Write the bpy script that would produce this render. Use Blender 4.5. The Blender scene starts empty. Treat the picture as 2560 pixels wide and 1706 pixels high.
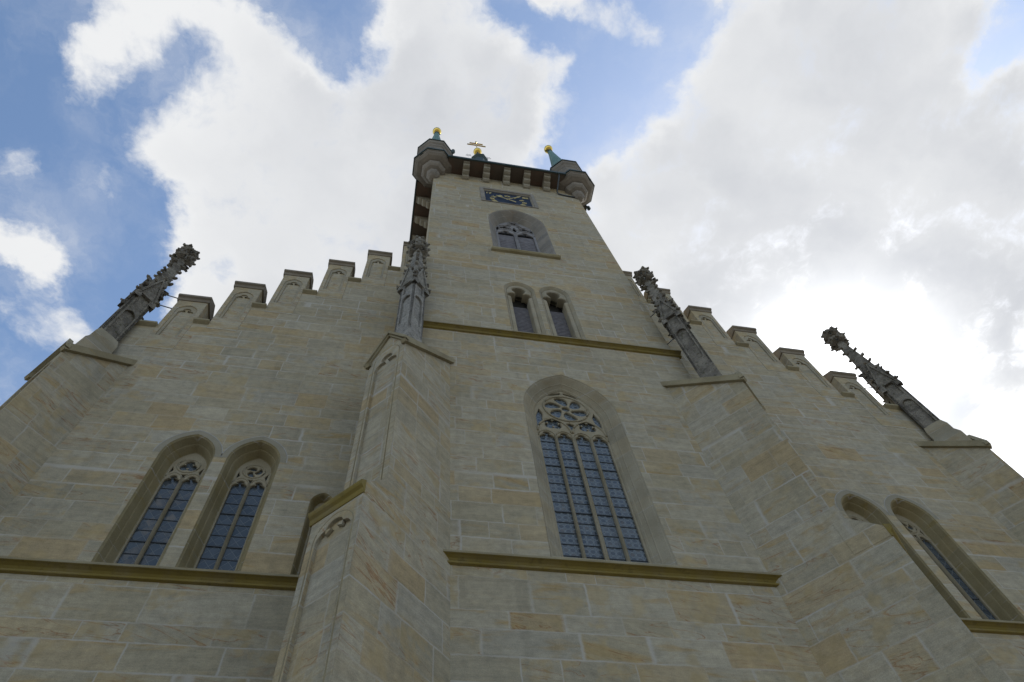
import bpy, bmesh, math, random
from mathutils import Vector, Matrix
random.seed(7)
S = bpy.context.scene
COL = S.collection

# ------------------------------------------------------------------ camera
CAM = Vector((-4.82381, -10.17735, 0.0))
cam_d = bpy.data.cameras.new('camera')
cam = bpy.data.objects.new('camera', cam_d)
COL.objects.link(cam)
r_, u_, f_ = (0.982815, -0.166788, -0.079102), (-0.114554, -0.88709, 0.447156), (0.144751, 0.43041, 0.890951)
cam.matrix_world = Matrix(((r_[0], u_[0], -f_[0], CAM[0]), (r_[1], u_[1], -f_[1], CAM[1]),
                           (r_[2], u_[2], -f_[2], CAM[2]), (0, 0, 0, 1)))
cam_d.sensor_width = 36.0
cam_d.lens = 24.5925
cam_d.clip_start = 0.05
cam_d.clip_end = 5000
S.camera = cam
GZ = -1.65          # ground level (the camera is at eye height, z = 0)

# ------------------------------------------------------------------ exposure
S.view_settings.view_transform = 'Standard'
S.view_settings.look = 'None'
S.view_settings.gamma = 1
S.view_settings.exposure = 0.40
S.view_settings.use_curve_mapping = False

# ------------------------------------------------------------------ node helper
class NT:
    def __init__(self, tree):
        self.t = tree; self.n = tree.nodes; self.l = tree.links
    def link(self, a, b): self.l.new(a, b)
    def val(self, sock, v):
        if isinstance(v, bpy.types.NodeSocket): self.l.new(v, sock)
        elif v is not None:
            if sock.type == 'RGBA' and not hasattr(v, '__len__'): v = (v, v, v, 1)
            elif sock.type == 'RGBA' and len(v) == 3: v = (*v, 1)
            sock.default_value = v
    def m(self, op, a=None, b=None, c=None, clamp=False):
        nd = self.n.new('ShaderNodeMath'); nd.operation = op; nd.use_clamp = clamp
        for i, v in enumerate((a, b, c)):
            if v is not None: self.val(nd.inputs[i], v)
        return nd.outputs[0]
    def vm(self, op, a=None, b=None, scale=None):
        nd = self.n.new('ShaderNodeVectorMath'); nd.operation = op
        if a is not None: self.val(nd.inputs[0], a)
        if b is not None: self.val(nd.inputs[1], b)
        if scale is not None: self.val(nd.inputs['Scale'], scale)
        return nd.outputs['Value'] if op in ('DOT_PRODUCT', 'LENGTH', 'DISTANCE') else nd.outputs[0]
    def sep(self, v):
        nd = self.n.new('ShaderNodeSeparateXYZ'); self.val(nd.inputs[0], v); return nd.outputs
    def comb(self, x=0.0, y=0.0, z=0.0):
        nd = self.n.new('ShaderNodeCombineXYZ')
        for i, v in enumerate((x, y, z)): self.val(nd.inputs[i], v)
        return nd.outputs[0]
    def noise(self, vec=None, scale=5.0, detail=3.0, rough=0.55, dim='3D', w=None, dist=0.0, color=False):
        nd = self.n.new('ShaderNodeTexNoise'); nd.noise_dimensions = dim
        if vec is not None: self.val(nd.inputs['Vector'], vec)
        if w is not None: self.val(nd.inputs['W'], w)
        self.val(nd.inputs['Scale'], scale); self.val(nd.inputs['Detail'], detail)
        self.val(nd.inputs['Roughness'], rough); self.val(nd.inputs['Distortion'], dist)
        return nd.outputs['Color' if color else 'Fac']
    def white(self, dim='1D', vec=None, w=None, color=False):
        nd = self.n.new('ShaderNodeTexWhiteNoise'); nd.noise_dimensions = dim
        if vec is not None: self.val(nd.inputs['Vector'], vec)
        if w is not None: self.val(nd.inputs['W'], w)
        return nd.outputs['Color' if color else 'Value']
    def ss(self, x, lo, hi, tmin=0.0, tmax=1.0):
        nd = self.n.new('ShaderNodeMapRange'); nd.interpolation_type = 'SMOOTHSTEP'
        self.val(nd.inputs['Value'], x); self.val(nd.inputs['From Min'], lo); self.val(nd.inputs['From Max'], hi)
        self.val(nd.inputs['To Min'], tmin); self.val(nd.inputs['To Max'], tmax)
        return nd.outputs['Result']
    def mix(self, f, a, b, blend='MIX'):
        nd = self.n.new('ShaderNodeMix'); nd.data_type = 'RGBA'; nd.blend_type = blend; nd.clamp_factor = True
        self.val(nd.inputs['Factor'], f); self.val(nd.inputs[6], a); self.val(nd.inputs[7], b)
        return nd.outputs[2]
    def ramp(self, f, stops, mode='LINEAR'):
        nd = self.n.new('ShaderNodeValToRGB'); cr = nd.color_ramp; cr.interpolation = mode
        self.val(nd.inputs['Fac'], f)
        while len(cr.elements) < len(stops): cr.elements.new(0.5)
        for e, (p, c) in zip(cr.elements, stops): e.position = p; e.color = (*c, 1)
        return nd.outputs['Color']

# ------------------------------------------------------------------ world: Nishita sky + a broken cloud layer
SUN_DIR = Vector((0.557, 0.378, 0.740)).normalized()
SUN_EL = math.asin(SUN_DIR.z)
SUN_AZ = math.atan2(SUN_DIR.x, SUN_DIR.y)
# cloud banks on the cloud deck, in units of the deck's height above the viewer:
# centre x, y, radius, cover
CLOUDS = [
    (0.575, 0.302, 0.6, 1.25), (-0.225, 0.302, 0.6, 1.1), (0.021, 0.128, 0.18, 0.45), (1.375, 0.302, 0.6, 2.62), (-0.459, 0.308, 0.18, -0.79),
    (0.579, -0.104, 0.32, 0.67), (-0.399, 0.488, 0.18, -0.96), (-0.131, 0.056, 0.1, -0.9), (0.861, 0.068, 0.18, 0.55), (-0.579, 0.128, 0.18, -0.43),
    (0.243, 0.09, 0.1, -0.48), (0.081, 0.368, 0.18, 0.4), (0.381, 0.068, 0.18, 0.37), (0.861, 0.488, 0.18, 0.46), (0.311, 0.226, 0.1, 0.27),
    (-0.351, 0.176, 0.06, -0.36), (-0.543, 0.44, 0.06, 0.48), (0.861, 0.248, 0.18, 0.22), (-0.039, -0.052, 0.18, 0.78), (0.129, 0.104, 0.06, 0.24),
    (-0.279, 0.548, 0.18, 1.41), (0.177, 0.224, 0.06, -0.53), (0.201, 0.32, 0.06, -0.63), (-0.369, 0.056, 0.1, 0.5), (0.277, 0.328, 0.1, 0.37),
    (0.777, -0.064, 0.06, -0.3), (0.297, 0.008, 0.06, -0.07), (0.107, 0.226, 0.1, 0.34), (-0.375, 0.344, 0.06, -0.42), (-0.447, 0.152, 0.06, 0.38),
    (0.201, 0.152, 0.06, -0.3), (-0.459, 0.668, 0.18, -0.27), (0.393, -0.04, 0.06, 0.31), (-0.327, 0.128, 0.06, -0.33), (-0.279, 0.08, 0.06, 0.27),
    (0.081, 0.08, 0.06, 0.19), (-0.471, 0.104, 0.06, -0.48), (-0.207, 0.032, 0.06, -0.57), (0.153, -0.04, 0.06, 0.72), (0.705, -0.088, 0.06, 0.32),
    (0.719, 0.056, 0.1, 0.11), (0.175, 0.902, 0.6, 1.38), (0.825, -0.016, 0.06, 0.35), (-0.233, 0.294, 0.1, -0.13), (-0.399, 0.2, 0.06, -0.28),
    (0.177, 0.272, 0.06, -0.43), (0.561, 0.308, 0.18, -0.31), (0.081, -0.016, 0.06, -0.62), (0.249, 0.224, 0.06, 0.26), (0.321, 0.152, 0.06, 0.18),
    (0.561, 0.068, 0.18, -0.15), (0.705, 0.368, 0.06, -0.33), (-0.495, 0.56, 0.06, 0.32), (-0.327, 0.416, 0.06, 0.38), (-0.495, 0.416, 0.06, 0.3),
    (0.297, 0.056, 0.06, -0.35), (-0.447, 0.32, 0.06, 0.25), (0.297, -0.04, 0.06, -0.34), (0.129, 0.152, 0.06, 0.32), (-0.351, 0.272, 0.06, 0.31),
    (-0.423, 0.104, 0.06, 0.26), (-0.447, 0.2, 0.06, 0.35), (-0.495, 0.176, 0.06, -0.28), (-0.231, 0.104, 0.06, 0.21), (-0.279, 0.728, 0.18, 1.12),
    (-0.615, 0.416, 0.06, 1.06), (-0.543, 0.296, 0.06, 0.14), (-0.029, 0.294, 0.1, 0.14), (0.177, 0.176, 0.06, -0.31), (-0.063, 0.08, 0.06, 0.17),
    (0.057, 0.056, 0.06, 0.28), (-0.159, 0.152, 0.06, 0.14), (0.753, -0.04, 0.06, -0.34), (0.981, 0.608, 0.18, 0.92), (0.821, -0.148, 0.1, -1.03),
    (-0.375, 0.152, 0.06, -0.17), (0.201, 0.392, 0.06, -1.34), (0.685, 0.26, 0.1, -0.11), (0.447, 0.09, 0.1, -0.13), (-0.327, 0.488, 0.06, 0.63),
    (0.105, -0.04, 0.06, 1.21), (0.129, 0.296, 0.06, 0.17), (-0.591, 0.488, 0.06, -0.16), (0.201, -0.016, 0.06, 0.13), (0.465, -0.064, 0.06, 0.18),
    (0.705, -0.016, 0.06, 0.16), (0.689, 0.776, 0.32, 1.07), (0.249, 0.128, 0.06, -0.21), (-0.267, 0.464, 0.1, -0.4), (0.345, -0.088, 0.06, 1.33),
    (0.777, 0.008, 0.06, 0.14), (-0.519, 0.464, 0.06, 0.24), (0.321, 0.008, 0.06, -0.31), (0.369, 0.008, 0.06, 0.16), (-0.327, 0.368, 0.06, 0.13),
    (1.161, 0.308, 0.18, -1.78), (-0.447, 0.512, 0.06, 0.23), (0.129, 0.032, 0.06, -0.16), (-0.591, 0.608, 0.06, -0.12), (-0.087, 0.128, 0.06, 0.11),
    (-0.543, 0.248, 0.06, -0.14), (0.273, 0.176, 0.06, 0.11), (-0.063, 0.43, 0.1, 0.19), (0.129, 0.08, 0.06, 0.3), (0.081, 0.128, 0.06, 0.13),
    (-0.423, 0.464, 0.06, 0.21), (-0.423, 0.248, 0.06, -0.12), (-0.375, 0.296, 0.06, -0.17), (-0.267, 0.566, 0.1, -1.21), (-0.471, 0.224, 0.06, -0.15),
    # small puffs and the ragged streak
    (-0.554, 0.305, 0.056, 0.3), (-0.546, 0.322, 0.036, 0.15), (-0.538, 0.421, 0.095, 0.27), (-0.567, 0.422, 0.06, 0.15), (-0.518, 0.448, 0.07, 0.18),
    (-0.438, 0.321, 0.049, 0.18), (-0.454, 0.345, 0.033, 0.12), (-0.402, 0.259, 0.049, 0.21), (-0.428, 0.269, 0.035, 0.12), (-0.528, 0.162, 0.034, 0.17),
    (-0.516, 0.169, 0.022, 0.09), (-0.542, 0.553, 0.075, 0.21), (-0.499, 0.554, 0.066, 0.21), (-0.575, 0.532, 0.055, 0.18), (-0.384, 0.325, 0.028, 0.18),
    (-0.464, 0.231, 0.02, 0.15), (0.281, 0.062, 0.027, 0.28), (0.303, 0.072, 0.018, 0.2), (0.27, -0.003, 0.03, 0.12), (0.154, 0.055, 0.046, 0.22),
    (0.172, 0.068, 0.035, 0.16), (0.114, -0.002, 0.034, 0.25), (0.139, -0.005, 0.034, 0.25), (0.164, -0.007, 0.034, 0.25), (0.19, -0.007, 0.034, 0.25),
    (0.216, -0.006, 0.034, 0.25), (0.243, -0.003, 0.035, 0.25), (0.271, 0.002, 0.035, 0.18), (0.299, 0.008, 0.035, 0.18)]
SKY_STRENGTH = 0.15
CLOUD = 0.78
world = bpy.data.worlds.new('World')
S.world = world
world.use_nodes = True
world.node_tree.nodes.clear()
W = NT(world.node_tree)
out = W.n.new('ShaderNodeOutputWorld'); bg = W.n.new('ShaderNodeBackground')
W.link(bg.outputs[0], out.inputs[0]); bg.inputs['Strength'].default_value = SKY_STRENGTH
sky = W.n.new('ShaderNodeTexSky'); sky.sky_type = 'NISHITA'; sky.sun_disc = False
sky.sun_elevation = SUN_EL; sky.sun_rotation = SUN_AZ
sky.air_density = 1.0; sky.dust_density = 1.0; sky.ozone_density = 0.6
tc = W.n.new('ShaderNodeTexCoord'); dirv = tc.outputs['Generated']
dx, dy, dz = W.sep(dirv)
dzc = W.m('MAXIMUM', dz, 0.06)
px, py = W.m('DIVIDE', dx, dzc), W.m('DIVIDE', dy, dzc)
deck = W.comb(px, py, 0.0)
warp = W.vm('SUBTRACT', W.noise(deck, 7.0, 4.0, 0.6, color=True), (0.5, 0.5, 0.5))
warp = W.vm('MULTIPLY', warp, (0.085, 0.085, 0.0))
warp2 = W.vm('MULTIPLY', W.vm('SUBTRACT', W.noise(deck, 24.0, 5.0, 0.65, color=True), (0.5, 0.5, 0.5)), (0.050, 0.050, 0.0))
pw = W.vm('ADD', W.vm('ADD', deck, warp), warp2)
dens = None
for (cx, cy, rad_, wgt) in CLOUDS:
    q = W.vm('DISTANCE', pw, (cx, cy, 0.0))
    dens = W.m('ADD', W.ss(q, 0.0, rad_, wgt, 0.0), dens) if dens is not None else W.ss(q, 0.0, rad_, wgt, 0.0)
# beyond the part of the sky overhead: scattered clouds by noise alone
rad = W.vm('LENGTH', W.vm('SUBTRACT', deck, (0.2, 0.25, 0.0)))
far = W.ss(rad, 0.75, 1.15)
dens = W.m('MINIMUM', W.m('MAXIMUM', dens, -0.5), 1.15)
fardens = W.ss(W.noise(deck, 1.3, 3.0, 0.55), 0.40, 0.60, -0.1, 1.0)
dens = W.m('ADD', W.m('MULTIPLY', dens, W.m('SUBTRACT', 1.0, far)), W.m('MULTIPLY', fardens, far))
fb = W.m('SUBTRACT', W.noise(W.vm('ADD', deck, W.vm('MULTIPLY', warp, (0.9, 0.9, 0))), 13.0, 10.0, 0.63), 0.5)
body = W.m('MULTIPLY_ADD', fb, 1.45, dens)
mask = W.ss(body, 0.24, 0.98)
veil = W.ss(dens, -0.1, 0.5, 0.35, 1.0)
wisp = W.m('MULTIPLY', W.m('MULTIPLY', W.ss(W.noise(pw, 4.5, 8.0, 0.66), 0.42, 0.78), 0.50), veil)
mask = W.m('MAXIMUM', mask, wisp)
# thick cores are greyer underneath, thin rims let the light through
thick = W.ss(W.m('MULTIPLY_ADD', fb, 0.28, dens), 0.70, 1.15)
lump = W.noise(W.vm('ADD', W.vm('MULTIPLY', pw, (0.8, 1.15, 0.0)), (3.1, 1.7, 0.0)), 3.0, 3.0, 0.5, dist=0.5)
bulk = W.m('MAXIMUM', W.ss(W.vm('DISTANCE', pw, (0.02, 0.36, 0.0)), 0.46, 0.20), W.ss(W.vm('DISTANCE', pw, (0.85, 0.30, 0.0)), 0.80, 0.42))
bulk = W.m('MAXIMUM', bulk, far)
shade = W.m('MULTIPLY', W.m('MULTIPLY', thick, bulk), W.ss(lump, 0.28, 0.66, 0.45, 1.0))
sdot = W.m('MAXIMUM', W.vm('DOT_PRODUCT', dirv, tuple(SUN_DIR)), 0.0)
glow = W.m('POWER', sdot, 40.0)
core = W.m('POWER', sdot, 240.0)
# front-lit clouds opposite the sun, out of view: brightness added to light the facade
anti_fill = W.ss(W.vm('DOT_PRODUCT', dirv, tuple(SUN_DIR)), 0.05, -0.75)
cloudcol = W.mix(shade, (0.86, 0.87, 0.88), (0.60, 0.62, 0.66))
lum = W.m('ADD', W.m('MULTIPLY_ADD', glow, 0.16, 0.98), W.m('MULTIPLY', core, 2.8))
lum = W.m('MULTIPLY_ADD', anti_fill, 0.8, lum)
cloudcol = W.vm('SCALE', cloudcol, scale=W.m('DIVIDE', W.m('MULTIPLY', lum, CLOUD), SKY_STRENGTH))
clear = W.vm('MULTIPLY', sky.outputs[0], (0.96, 1.03, 1.05))
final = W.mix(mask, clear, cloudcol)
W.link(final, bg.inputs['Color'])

# ------------------------------------------------------------------ sun (behind the church, to the right)
sun_d = bpy.data.lights.new('sun', 'SUN'); sun_d.energy = 2.5; sun_d.angle = math.radians(0.5); sun_d.color = (1.0, 0.95, 0.86)
sun = bpy.data.objects.new('sun', sun_d); COL.objects.link(sun)
sun.rotation_euler = (-SUN_DIR).to_track_quat('-Z', 'Y').to_euler()
sun.location = SUN_DIR * 200

# ------------------------------------------------------------------ materials
def new_mat(name):
    m = bpy.data.materials.new(name); m.use_nodes = True; m.node_tree.nodes.clear()
    t = NT(m.node_tree)
    o = t.n.new('ShaderNodeOutputMaterial'); b = t.n.new('ShaderNodeBsdfPrincipled')
    t.link(b.outputs[0], o.inputs['Surface'])
    return m, t, b
def bump(t, b, h, strength=0.4, dist=0.01, worn=0.0):
    bp = t.n.new('ShaderNodeBump')
    if worn:      # worn, rounded arrises
        be = t.n.new('ShaderNodeBevel'); be.samples = 4; be.inputs['Radius'].default_value = worn
        t.link(be.outputs[0], bp.inputs['Normal'])
    bp.inputs['Strength'].default_value = strength; bp.inputs['Distance'].default_value = dist
    t.link(h, bp.inputs['Height']); t.link(bp.outputs[0], b.inputs['Normal'])

def masonry(name, rowh=0.58, blockw=1.15, tint=(1.05, 1.015, 0.94), mortar_amt=0.74):
    """coursed sandstone ashlar with irregular courses, patched joints and ochre veins (UV in metres)"""
    m, t, b = new_mat(name)
    uv = t.n.new('ShaderNodeUVMap'); uv.uv_map = 'UVMap'
    geo = t.n.new('ShaderNodeNewGeometry'); pos = geo.outputs['Position']
    u, v, _ = t.sep(uv.outputs[0])
    wob = t.vm('SUBTRACT', t.noise(pos, 3.0, 3.0, 0.6, color=True), (0.5, 0.5, 0.5))
    wx, wy, _ = t.sep(wob)
    v = t.m('MULTIPLY_ADD', wy, 0.045, v); u = t.m('MULTIPLY_ADD', wx, 0.05, u)
    y = t.m('DIVIDE', v, rowh)
    y = t.m('MULTIPLY_ADD', t.noise(dim='1D', w=y, scale=0.83, detail=1.0), 0.9, y)
    row = t.m('FLOOR', y); fy = t.m('FRACT', y)
    rr = t.white('1D', w=row)
    x = t.m('DIVIDE', u, t.m('MULTIPLY_ADD', rr, blockw * 0.7, blockw * 0.65))
    x = t.m('MULTIPLY_ADD', rr, 41.0, x)
    x = t.m('MULTIPLY_ADD', t.noise(dim='1D', w=t.m('MULTIPLY_ADD', row, 17.3, x), scale=0.9, detail=1.0), 1.0, x)
    cell = t.m('FLOOR', x); fx = t.m('FRACT', x)
    cv = t.comb(cell, row, 0.0)
    rc = t.white('2D', vec=cv, color=True); r1, r2, r3 = t.sep(rc)
    # some courses are split once more
    dyv = t.m('MULTIPLY', t.m('MINIMUM', fy, t.m('SUBTRACT', 1.0, fy)), rowh)
    dxv = t.m('MULTIPLY', t.m('MINIMUM', fx, t.m('SUBTRACT', 1.0, fx)), blockw)
    d = t.m('MINIMUM', dyv, dxv)
    d = t.m('MULTIPLY_ADD', t.m('SUBTRACT', t.noise(pos, 9.0, 3.0, 0.6), 0.5), 0.035, d)
    smear = t.ss(t.noise(pos, 0.55, 3.0, 0.6), 0.38, 0.62, 0.22, 1.0)
    mort = t.m('MULTIPLY', t.ss(d, 0.004, 0.036, 1.0, 0.0), t.m('MULTIPLY', smear, mortar_amt))
    # block colours
    def T(c): return tuple(c[i] * tint[i] for i in range(3))
    blk = t.ramp(r1, [(0.0, T((0.318, 0.293, 0.228))), (0.16, T((0.342, 0.315, 0.247))), (0.38, T((0.330, 0.300, 0.225))),
                      (0.58, T((0.352, 0.328, 0.264))), (0.74, T((0.336, 0.318, 0.266))), (0.82, T((0.352, 0.302, 0.208))),
                      (0.94, T((0.346, 0.282, 0.178))), (0.9975, T((0.340, 0.235, 0.145)))], 'CONSTANT')
    # bedding streaks: stretched noise, shifted and tilted per block
    off = t.m('MULTIPLY', r2, 60.0)
    tilt = t.m('MULTIPLY_ADD', t.m('POWER', r3, 5.0), 0.30, -0.03)
    vt = t.m('MULTIPLY_ADD', t.m('MULTIPLY', u, tilt), 1.0, v)
    sv = t.comb(t.m('MULTIPLY_ADD', u, 0.55, off), t.m('MULTIPLY', vt, 6.5), off)
    st = t.noise(sv, 1.0, 5.0, 0.62, dist=0.35)
    col = t.mix(1.0, blk, t.ramp(st, [(0.25, (0.85, 0.85, 0.84)), (0.5, (1.0, 1.0, 1.0)), (0.78, (1.14, 1.13, 1.10))]), 'MULTIPLY')
    # iron stained veins in some of the blocks
    sv2 = t.comb(t.m('MULTIPLY_ADD', u, 0.8, off), t.m('MULTIPLY', vt, 4.2), t.m('ADD', off, 7.0))
    vein = t.noise(sv2, 0.85, 4.0, 0.55, dist=0.8)
    vein = t.m('MULTIPLY', t.ss(vein, 0.52, 0.68), t.ss(r2, 0.20, 0.95, 0.15, 1.0))
    col = t.mix(t.m('MULTIPLY', vein, 0.75), col, T((0.335, 0.245, 0.115)))
    thin = t.m('ABSOLUTE', t.m('SUBTRACT', t.noise(sv2, 0.55, 3.0, 0.5, dist=1.2), 0.5))
    thin = t.m('MULTIPLY', t.ss(thin, 0.0, 0.016, 1.0, 0.0), t.ss(r3, 0.58, 0.88))
    col = t.mix(t.m('MULTIPLY', thin, 0.7), col, T((0.26, 0.135, 0.06)))
    # broad weathering
    wet = t.noise(pos, 0.32, 4.0, 0.6)
    col = t.mix(1.0, col, t.ramp(wet, [(0.3, (0.86, 0.87, 0.87)), (0.55, (1.0, 1.0, 1.0)), (0.75, (1.09, 1.07, 1.03))]), 'MULTIPLY')
    rain = t.noise(t.vm('MULTIPLY', pos, (2.6, 2.6, 0.16)), 1.0, 5.0, 0.62)
    col = t.mix(t.ss(rain, 0.52, 0.72, 0.0, 0.22), col, T((0.16, 0.15, 0.12)))
    grain = t.noise(pos, 55.0, 2.0, 0.6)
    col = t.mix(1.0, col, t.ramp(grain, [(0.3, (0.86, 0.86, 0.86)), (0.7, (1.12, 1.12, 1.12))]), 'MULTIPLY')
    bed = t.noise(t.comb(t.m('MULTIPLY', u, 5.0), t.m('MULTIPLY', vt, 26.0), off), 1.0, 4.0, 0.7)
    col = t.mix(1.0, col, t.ramp(bed, [(0.3, (0.89, 0.89, 0.88)), (0.5, (1.0, 1.0, 1.0)), (0.72, (1.09, 1.09, 1.08))]), 'MULTIPLY')
    blot = t.noise(t.vm('ADD', pos, t.vm('SCALE', rc, scale=9.0)), 1.9, 4.0, 0.6)
    col = t.mix(t.m('MULTIPLY', t.m('MULTIPLY', t.ss(blot, 0.50, 0.64), t.ss(r3, 0.15, 0.75, 0.1, 1.0)), 0.62), col, T((0.345, 0.275, 0.150)))
    mot = t.noise(t.vm('ADD', pos, t.vm('SCALE', rc, scale=5.0)), 5.5, 5.0, 0.68)
    col = t.mix(1.0, col, t.ramp(mot, [(0.3, (0.84, 0.85, 0.85)), (0.5, (1.0, 1.0, 1.0)), (0.7, (1.13, 1.12, 1.10))]), 'MULTIPLY')
    pock = t.noise(pos, 13.0, 4.0, 0.7)
    col = t.mix(t.ss(pock, 0.63, 0.74, 0.0, 0.35), col, T((0.17, 0.15, 0.11)))
    col = t.mix(mort, col, T((0.415, 0.405, 0.385)))
    t.link(col, b.inputs['Base Color'])
    b.inputs['Roughness'].default_value = 0.92; b.inputs['Specular IOR Level'].default_value = 0.25
    h = t.m('MULTIPLY_ADD', st, 0.4, t.m('MULTIPLY', grain, 0.35))
    h = t.m('MULTIPLY_ADD', pock, -0.5, h)
    h = t.m('MULTIPLY_ADD', mort, -0.35, h)
    bump(t, b, h, 0.6, 0.025, 0.03)
    return m

def dressed(name, base, dark, joint=True, stain=(0.24, 0.16, 0.06), stain_amt=0.3, lichen=0.0):
    """smoothly dressed stone for jambs, copings and mouldings"""
    m, t, b = new_mat(name)
    geo = t.n.new('ShaderNodeNewGeometry'); pos = geo.outputs['Position']
    x, yy, z = t.sep(pos)
    n1 = t.noise(pos, 1.1, 5.0, 0.6)
    col = t.mix(t.ss(n1, 0.3, 0.7), dark, base)
    n2 = t.noise(t.vm('MULTIPLY', pos, (0.8, 0.8, 2.6)), 1.6, 5.0, 0.6, dist=0.5)
    col = t.mix(t.ss(n2, 0.55, 0.75, 0.0, stain_amt), col, stain)
    grain = t.noise(pos, 60.0, 2.0, 0.6)
    col = t.mix(1.0, col, t.ramp(grain, [(0.3, (0.85, 0.85, 0.85)), (0.7, (1.13, 1.13, 1.13))]), 'MULTIPLY')
    h = t.m('MULTIPLY', grain, 0.5)
    if joint:
        zz = t.m('DIVIDE', z, 0.62)
        zz = t.m('MULTIPLY_ADD', t.noise(dim='1D', w=zz, scale=0.7, detail=0.0), 0.8, zz)
        fz = t.m('FRACT', zz)
        rz = t.white('2D', vec=t.comb(t.m('FLOOR', zz), t.m('FLOOR', t.m('MULTIPLY', x, 0.35)), 0.0))
        col = t.mix(1.0, col, t.ramp(rz, [(0.0, (0.90, 0.90, 0.90)), (0.5, (1.0, 1.0, 0.98)), (1.0, (1.08, 1.04, 0.97))]), 'MULTIPLY')
        d = t.m('MINIMUM', fz, t.m('SUBTRACT', 1.0, fz))
        j = t.ss(d, 0.010, 0.026, 1.0, 0.0)
        j = t.m('MULTIPLY', j, t.ss(t.noise(pos, 2.0, 2.0), 0.4, 0.6))
        col = t.mix(t.m('MULTIPLY', j, 0.8), col, (0.36, 0.345, 0.31))
        h = t.m('MULTIPLY_ADD', j, -0.4, h)
    if lichen > 0:
        ln = t.noise(pos, 1.7, 5.0, 0.65)
        col = t.mix(t.ss(ln, 0.36, 0.60, lichen * 0.45, lichen), col, (0.215, 0.160, 0.022))
        ln2 = t.noise(pos, 5.0, 4.0, 0.65)
        col = t.mix(t.ss(ln2, 0.55, 0.7, 0.0, 0.5 * lichen), col, (0.07, 0.06, 0.03))
    t.link(col, b.inputs['Base Color'])
    b.inputs['Roughness'].default_value = 0.9; b.inputs['Specular IOR Level'].default_value = 0.25
    bump(t, b, h, 0.4, 0.012, 0.02)
    return m

def weathered(name, dark, light, moss=(0.06, 0.06, 0.03)):
    m, t, b = new_mat(name)
    geo = t.n.new('ShaderNodeNewGeometry'); pos = geo.outputs['Position']
    n1 = t.noise(pos, 2.1, 6.0, 0.65)
    col = t.mix(t.ss(n1, 0.32, 0.66), dark, light)
    n2 = t.noise(pos, 6.5, 5.0, 0.7)
    col = t.mix(t.ss(n2, 0.52, 0.68, 0.0, 0.75), col, moss)
    n3 = t.noise(pos, 22.0, 3.0, 0.6)
    col = t.mix(1.0, col, t.ramp(n3, [(0.3, (0.7, 0.7, 0.7)), (0.7, (1.25, 1.25, 1.25))]), 'MULTIPLY')
    t.link(col, b.inputs['Base Color'])
    b.inputs['Roughness'].default_value = 0.95; b.inputs['Specular IOR Level'].default_value = 0.2
    bump(t, b, t.m('ADD', n2, t.m('MULTIPLY', n3, 0.6)), 0.8, 0.04)
    return m

def simple(name, col, rough=0.6, metal=0.0, var=0.2, scale=4.0, spec=0.5, second=None):
    m, t, b = new_mat(name)
    geo = t.n.new('ShaderNodeNewGeometry'); pos = geo.outputs['Position']
    n = t.noise(pos, scale, 5.0, 0.6)
    if second: c = t.mix(t.ss(n, 0.38, 0.62), col, second)
    else: c = t.mix(1.0, col, t.ramp(n, [(0.3, (1 - var,) * 3), (0.7, (1 + var,) * 3)]), 'MULTIPLY')
    t.link(c, b.inputs['Base Color'])
    b.inputs['Roughness'].default_value = rough; b.inputs['Metallic'].default_value = metal
    b.inputs['Specular IOR Level'].default_value = spec
    bump(t, b, t.noise(pos, scale * 6, 3.0), 0.15, 0.01)
    return m

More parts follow.
